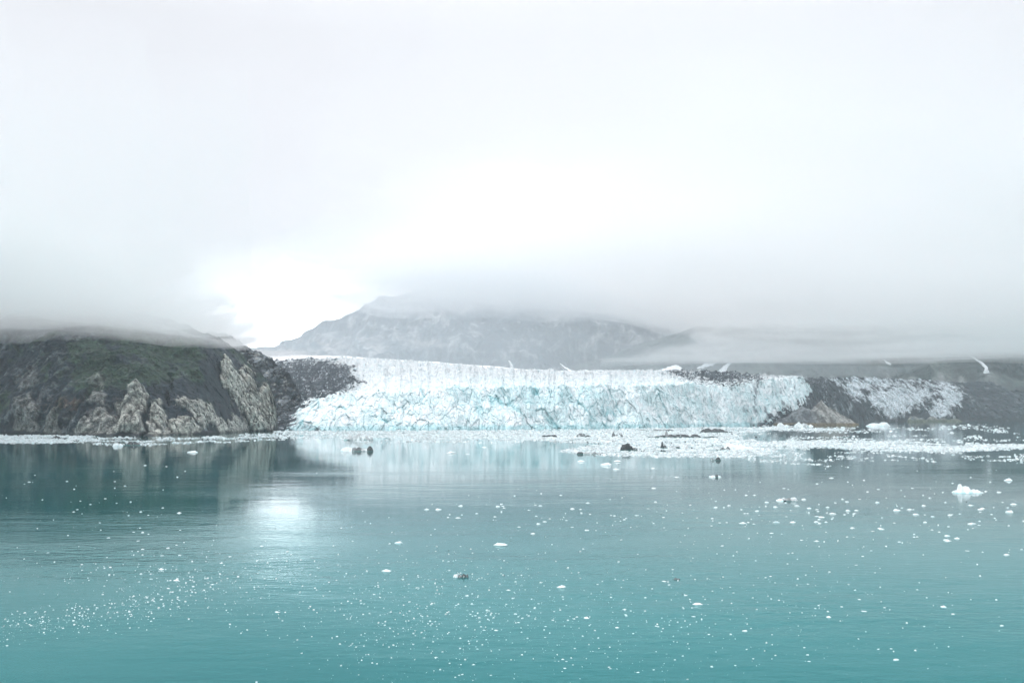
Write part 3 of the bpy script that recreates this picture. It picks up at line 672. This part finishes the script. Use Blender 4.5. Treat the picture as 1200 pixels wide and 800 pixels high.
# ------------------------------------------------------------------ uncountable broken ice
def scatter(name, label, PX, PY, Wm, mat, flat=(0.25, 0.5)):
    n = len(PX); Yd = depth0(PY); C0 = at(PX, PY, Yd); C0[:, 2] = 0
    k = 6; a = np.sort(rng.random((n, k)), 1) * 2 * np.pi; r = 0.5 * (0.65 + 0.5 * rng.random((n, k)))
    h = Wm * lerp(flat[0], flat[1], rng.random(n)); asp = 0.6 + 0.5 * rng.random(n)
    base = np.stack([np.cos(a) * r * Wm[:, None], np.sin(a) * r * (Wm * asp)[:, None], -0.1 * h[:, None] * np.ones((1, k))], -1)
    topv = base * np.array([0.66, 0.66, 0]) + np.stack([0 * a, 0 * a, h[:, None] * (0.55 + 0.6 * rng.random((n, k)))], -1)
    V = np.concatenate([base, topv], 1) + C0[:, None]; V = V.reshape(-1, 3)
    f = []
    for i in range(k):
        j = (i + 1) % k; f.append((i, j, k + j, k + i))
    f += [(k, k + 1, k + 2, k + 3), (k, k + 3, k + 4, k + 5)]
    Fc = (np.array(f)[None] + (np.arange(n) * 2 * k)[:, None, None]).reshape(-1, 4)
    return tag(link(name, mesh_from(name, V, Fc, mat)), label, None, None, 'stuff')
# brash ice bands near the shores: (polygon, n, cover by noise threshold, size range px)
def sample(poly, n):
    xs = [p[0] for p in poly]; ys = [p[1] for p in poly]; X = np.empty(0); Yv = np.empty(0)
    while len(X) < n:
        x = rng.uniform(min(xs), max(xs), 3 * n); y = rng.uniform(min(ys), max(ys), 3 * n)
        k = inpoly(x, y, poly) > 0; X = np.append(X, x[k]); Yv = np.append(Yv, y[k])
    return X[:n], Yv[:n]
def band(poly, n, thr, size, ns=(30, 2.5), seed=0, big=2.5):
    x, y = sample(poly, n)
    w = fbm(np.stack([x / ns[0], y / ns[1], x * 0], -1), 4, seed); ed = inpoly(x / 6, y, [(q[0] / 6, q[1]) for q in poly])
    k = (w > thr) & (rng.random(len(x)) < sm(-0.2, 2.2, ed * (1 + 0.8 * w)))
    x, y = x[k], y[k]
    s = size[0] + (size[1] - size[0]) * rng.random(len(x)) ** big
    return x, y, s * depth0(y) / FPX
BANDS = [
    band([(-60, 508.5), (60, 509.5), (110, 510), (125, 514), (118, 518), (60, 519.5), (-60, 520)], 9000, -0.45, (1.2, 4.5), (18, 1.5), 1),
    band([(100, 512), (240, 510), (340, 505), (420, 505), (420, 513), (320, 516), (200, 522), (110, 522)], 4200, 0.0, (1.0, 5), (24, 1.6), 2),
    band([(318, 504.2), (600, 503), (880, 499.3), (930, 500), (900, 505), (860, 514), (600, 516.5), (430, 514), (400, 511), (318, 507)], 24000, -0.6, (1.0, 4), (40, 1.6), 3),
    band([(380, 512), (600, 515), (630, 518), (560, 520), (420, 519)], 1500, 0.15, (1, 5), (30, 1.5), 4),
    band([(600, 512), (700, 510), (860, 511), (915, 520), (905, 533), (860, 537), (760, 536), (690, 534), (650, 529), (690, 521), (640, 517)], 15000, -0.5, (1.0, 6), (30, 2), 5),
    band([(860, 500), (900, 499), (1000, 499.5), (1080, 497), (1240, 494.5), (1240, 545), (1130, 540), (1000, 548), (880, 542), (860, 535)], 9500, 0.12, (1.0, 4.5), (30, 2.2), 6),
    band([(870, 517), (980, 515), (1080, 517), (1130, 522), (1240, 520), (1240, 525), (1120, 530), (1040, 529), (960, 524), (870, 529)], 12000, -0.5, (1.4, 5), (50, 2), 7),
    band([(890, 498.2), (930, 498.2), (950, 501.5), (990, 501), (1000, 505), (890, 505)], 2600, -0.5, (1.2, 4), (20, 1.5), 8),
    band([(1130, 519), (1260, 521), (1260, 523.5), (1130, 524)], 1500, -0.6, (1.4, 4), (50, 2), 9),
]
PX = np.concatenate([b_[0] for b_ in BANDS]); PY = np.concatenate([b_[1] for b_ in BANDS]); WM = np.concatenate([b_[2] for b_ in BANDS])
scatter('brash_ice', 'dense white carpet of broken brash ice along the glacier and shores', PX, PY, WM, M_brash, (0.12, 0.3))
# fine specks over the open water
SP = [((60, 728), (75, 9), 520, -0.13), ((190, 696), (80, 12), 520, -0.25), ((150, 672), (90, 14), 180, -0.1), ((340, 700), (120, 20), 380, 0), ((470, 730), (80, 40), 620, 0), ((560, 700), (80, 30), 620, 0),
      ((700, 740), (110, 40), 420, 0), ((420, 660), (150, 22), 120, 0), ((1000, 650), (190, 60), 420, 0), ((960, 590), (180, 25), 200, 0), ((850, 700), (90, 45), 260, 0), ((640, 610), (170, 22), 200, 0), ((80, 600), (110, 35), 80, 0), ((1060, 740), (130, 40), 100, 0), ((1180, 560), (60, 20), 60, 0)]
X = []; Yv = []
for c0, sd, n, sl in SP:
    x = rng.normal(c0[0], sd[0], n); y = rng.normal(c0[1], sd[1], n) + sl * (x - c0[0]) * 0.9
    X.append(x); Yv.append(y)
X = np.concatenate(X); Yv = np.concatenate(Yv); k = (X > -80) & (X < 1290) & (Yv > 548) & (Yv < 830); X, Yv = X[k], Yv[k]
sz = (0.55 + 2.9 * rng.random(len(X)) ** 4) * depth0(Yv) / FPX
scatter('ice_fragments', 'fine white specks of broken ice drifting over the open water', X, Yv, sz, M_floe, (0.2, 0.45))
x, y = rng.uniform(380, 1180, 60), rng.uniform(560, 700, 60); x[:16] = rng.normal(345, 25, 16); y[:16] = rng.normal(620, 22, 16)
scatter('dark_ice_fragments', 'sparse dark specks of dirty ice on the open water', x, y, (0.8 + 1.4 * rng.random(60) ** 2) * depth0(y) / FPX, M_dirtyfloe, (0.2, 0.4))
x, y = sample([(640, 504), (860, 501), (900, 512), (880, 530), (700, 531), (660, 515)], 170)
scatter('dark_ice_fragments', 'small dark stones and dirty ice bits on the white brash ice', x, y, (0.8 + 2.4 * rng.random(170) ** 3) * depth0(y) / FPX, M_dirtyfloe, (0.3, 0.6))

# ------------------------------------------------------------------ air: haze and low cloud
def vol(name, dens, colr=(1, 1, 1), aniso=0.0):
    m, t = newmat(name); out = t.n('ShaderNodeOutputMaterial'); v = t.n('ShaderNodeVolumePrincipled')
    v.inputs['Color'].default_value = (*colr, 1); v.inputs['Density'].default_value = dens; v.inputs['Anisotropy'].default_value = aniso
    t.l(v.outputs[0], out.inputs['Volume']); return m
HAZE_D = 0.65e-4
v = [(x, y, z) for x in (-9000, 9000) for y in (-600, 9500) for z in (-1.0, 1500)]
f = [(0, 1, 3, 2), (4, 6, 7, 5), (0, 4, 5, 1), (2, 3, 7, 6), (0, 2, 6, 4), (1, 5, 7, 3)]
tag(link('haze', mesh_from('haze', v, f, vol('haze_air', HAZE_D, (0.90, 0.96, 1.0)))), 'thin pale mist filling the air over the whole fjord', None, None, 'stuff')

def cloud(label, x0, x1, y0, y1, base, top, dens, seed, amp, n=64, colr=(0.997, 0.999, 1.0), wav=300, layers=4, soft=12):
    """bank of cloud that thins out to nothing at its rim and grows denser upwards: nested bodies, each starting a little higher"""
    x = np.linspace(-1, 1, n); y = np.linspace(-1, 1, n); X, Yv = np.meshgrid(x, y, indexing='ij')
    r = np.clip((1 - np.abs(X) ** 2.5) * (1 - np.abs(Yv) ** 2.5), 0, 1)
    mat = vol('cloud_mist', dens / layers, colr, 0.4)
    for k in range(layers):
        wy = lerp(y0, y1, (Yv + 1) / 2) * 1.0
        e0 = x0(wy) if callable(x0) else x0; e1 = x1(wy) if callable(x1) else x1
        wx = lerp(e0, e1, (X + 1) / 2)
        wob = fbm(np.stack([wx / wav / 1.5, wy / wav / 1.5, wx * 0 + seed + 3 + k], -1), 3, seed + 8)
        ex = (e1 - e0) * (0.035 * k); wx = wx - X * ex / 2 + wob * 0.28 * wav
        q = np.stack([wx / wav, wy / wav, wx * 0 + seed + 0.35 * k], -1)
        th = (top - soft * k * 0.5) * r ** 1.3 * (1 + 0.3 * fbm(q, 3, seed + 5))
        lo = base(wx, wy) + soft * k + amp * fbm(q, 4, seed) + top * 0.3 * (1 - r ** 0.5)
        hi = lo + np.maximum(th, 14)
        V = np.concatenate([np.stack([wx, wy, lo], -1).reshape(-1, 3), np.stack([wx, wy, hi], -1).reshape(-1, 3)])
        g_ = grid_faces(n, n); a = np.arange(n * n).reshape(n, n)
        rim = list(a[:, 0]) + list(a[-1, 1:]) + list(a[-2::-1, -1]) + list(a[0, -2:0:-1])
        side = np.array([(rim[j], rim[(j + 1) % len(rim)], rim[(j + 1) % len(rim)] + n * n, rim[j] + n * n) for j in range(len(rim))])
        me = mesh_from('low_cloud', V, np.concatenate([g_[:, ::-1], g_ + n * n, side[:, ::-1]]), mat, smooth=True)
        bm = bmesh.new(); bm.from_mesh(me); bmesh.ops.recalc_face_normals(bm, faces=bm.faces)
        if bm.calc_volume(signed=True) < 0: bmesh.ops.reverse_faces(bm, faces=bm.faces)
        bm.to_mesh(me); bm.free()
        tag(link('low_cloud', me), label, None, None, 'stuff')
def zof(py, Y): return CAMH + (HOR - py) / FPX * Y
# thin layers: light comes through from above, a slanting line of sight does not
cloud('thick grey cloud resting on top of the dark hillside', lambda y: -1000 - 1.3 * y, lambda y: -20 - 0.215 * y, 450, 2300, lambda x, y: np.interp(x, [-900, -590, -420, -350], [110, 110, 94, 82]), 180, 0.0190, 3, 12, wav=200, layers=5, soft=21)
cloud('pale cloud swallowing the mountain summit', lambda y: -0.215 * y, 3000, 900, 7000, lambda x, y: np.interp(x, [-600, 0, 400, 900, 1600], [555, 545, 500, 410, 330]), 200, 0.0052, 13, 60, wav=600, layers=4, soft=28)
cloud('long low cloud band lying across the far slope', 380, 5200, 2150, 4050, lambda x, y: np.interp(x, [600, 1400], [196, 214]), 58, 0.0058, 23, 15, wav=650, layers=4, soft=12)
cloud('thin veil of mist in front of the mountain foot', -3000, 1700, 3700, 4700, lambda x, y: 40 + 0 * x, 650, 0.0009, 43, 5, wav=700, colr=(0.90, 0.96, 1.0), layers=1)
cloud('upper cloud hiding the top of the far slope', 900, 6000, 2600, 6500, lambda x, y: 600 + 0 * x, 240, 0.0050, 33, 25, wav=700, layers=3, soft=25)

# ------------------------------------------------------------------ light
SUN_EL, SUN_AZ = R(48), R(235)      # azimuth from +Y clockwise: behind the viewer, to the left
w = bpy.data.worlds.new('World'); sc.world = w; w.use_nodes = True
t = NT(w); out = t.n('ShaderNodeOutputWorld'); bg = t.n('ShaderNodeBackground'); t.l(bg.outputs[0], out.inputs[0])
bg.inputs['Strength'].default_value = 0.1
sky = t.n('ShaderNodeTexSky'); sky.sky_type = 'NISHITA'; sky.sun_disc = False; sky.sun_elevation = SUN_EL; sky.sun_rotation = SUN_AZ; sky.dust_density = 3
tc = t.n('ShaderNodeTexCoord'); D = tc.outputs['Generated']
sp = t.n('ShaderNodeSeparateXYZ'); t.l(D, sp.inputs[0])
# overcast: brighter towards the zenith, uneven, with a thin bright place low over the gap beside the mountain
ov = t.mapr(sp.outputs['Z'], 0.36, 1.0, 9.9, 23.0)
el = t.math('MULTIPLY', ov, t.mapr(t.noise(t.scale(D, (1, 1, 2.2)), 2.2, 4, 0.5), 0.3, 0.7, 0.95, 1.03))
gap = at(345, 388, 1000.0) - np.array([0, 0, CAMH]); gap = gap / np.linalg.norm(gap)
dt = t.n('ShaderNodeVectorMath', operation='DISTANCE'); dm = t.n('ShaderNodeVectorMath', operation='MULTIPLY'); t.l(D, dm.inputs[0]); dm.inputs[1].default_value = (1, 1, 2.2)
t.l(dm.outputs[0], dt.inputs[0]); dt.inputs[1].default_value = (gap[0], gap[1], gap[2] * 2.2)
gl = t.math('POWER', t.mapr(dt.outputs['Value'], 0.0, 0.22, 1.0, 0.0), 2.4)
el = t.math('ADD', el, t.math('MULTIPLY', gl, 85.0))
cv = t.n('ShaderNodeVectorMath', operation='SCALE'); cv.inputs[0].default_value = (0.985, 0.985, 1.03); t.l(el, cv.inputs['Scale'])
t.l(t.mix(0.93, sky.outputs[0], cv.outputs[0]), bg.inputs['Color'])
sd = bpy.data.lights.new('sun', 'SUN'); sd.energy = 1.5; sd.angle = R(20); sd.color = (1, 0.98, 0.95)
so = bpy.data.objects.new('sun', sd); col.objects.link(so)
dirv = Vector((math.sin(SUN_AZ) * math.cos(SUN_EL), math.cos(SUN_AZ) * math.cos(SUN_EL), math.sin(SUN_EL)))
so.rotation_euler = dirv.to_track_quat('Z', 'Y').to_euler(); so.location = (0, -50, 300)

# ------------------------------------------------------------------ render settings
sc.view_settings.view_transform = 'Standard'; sc.view_settings.look = 'None'; sc.view_settings.gamma = 1; sc.view_settings.use_curve_mapping = False
sc.view_settings.exposure = -0.04
cy = sc.cycles
cy.volume_bounces = 10; cy.max_bounces = 12; cy.use_adaptive_sampling = True; cy.adaptive_threshold = 0.03; cy.transparent_max_bounces = 64; cy.diffuse_bounces = 2; cy.glossy_bounces = 3; cy.use_denoising = True
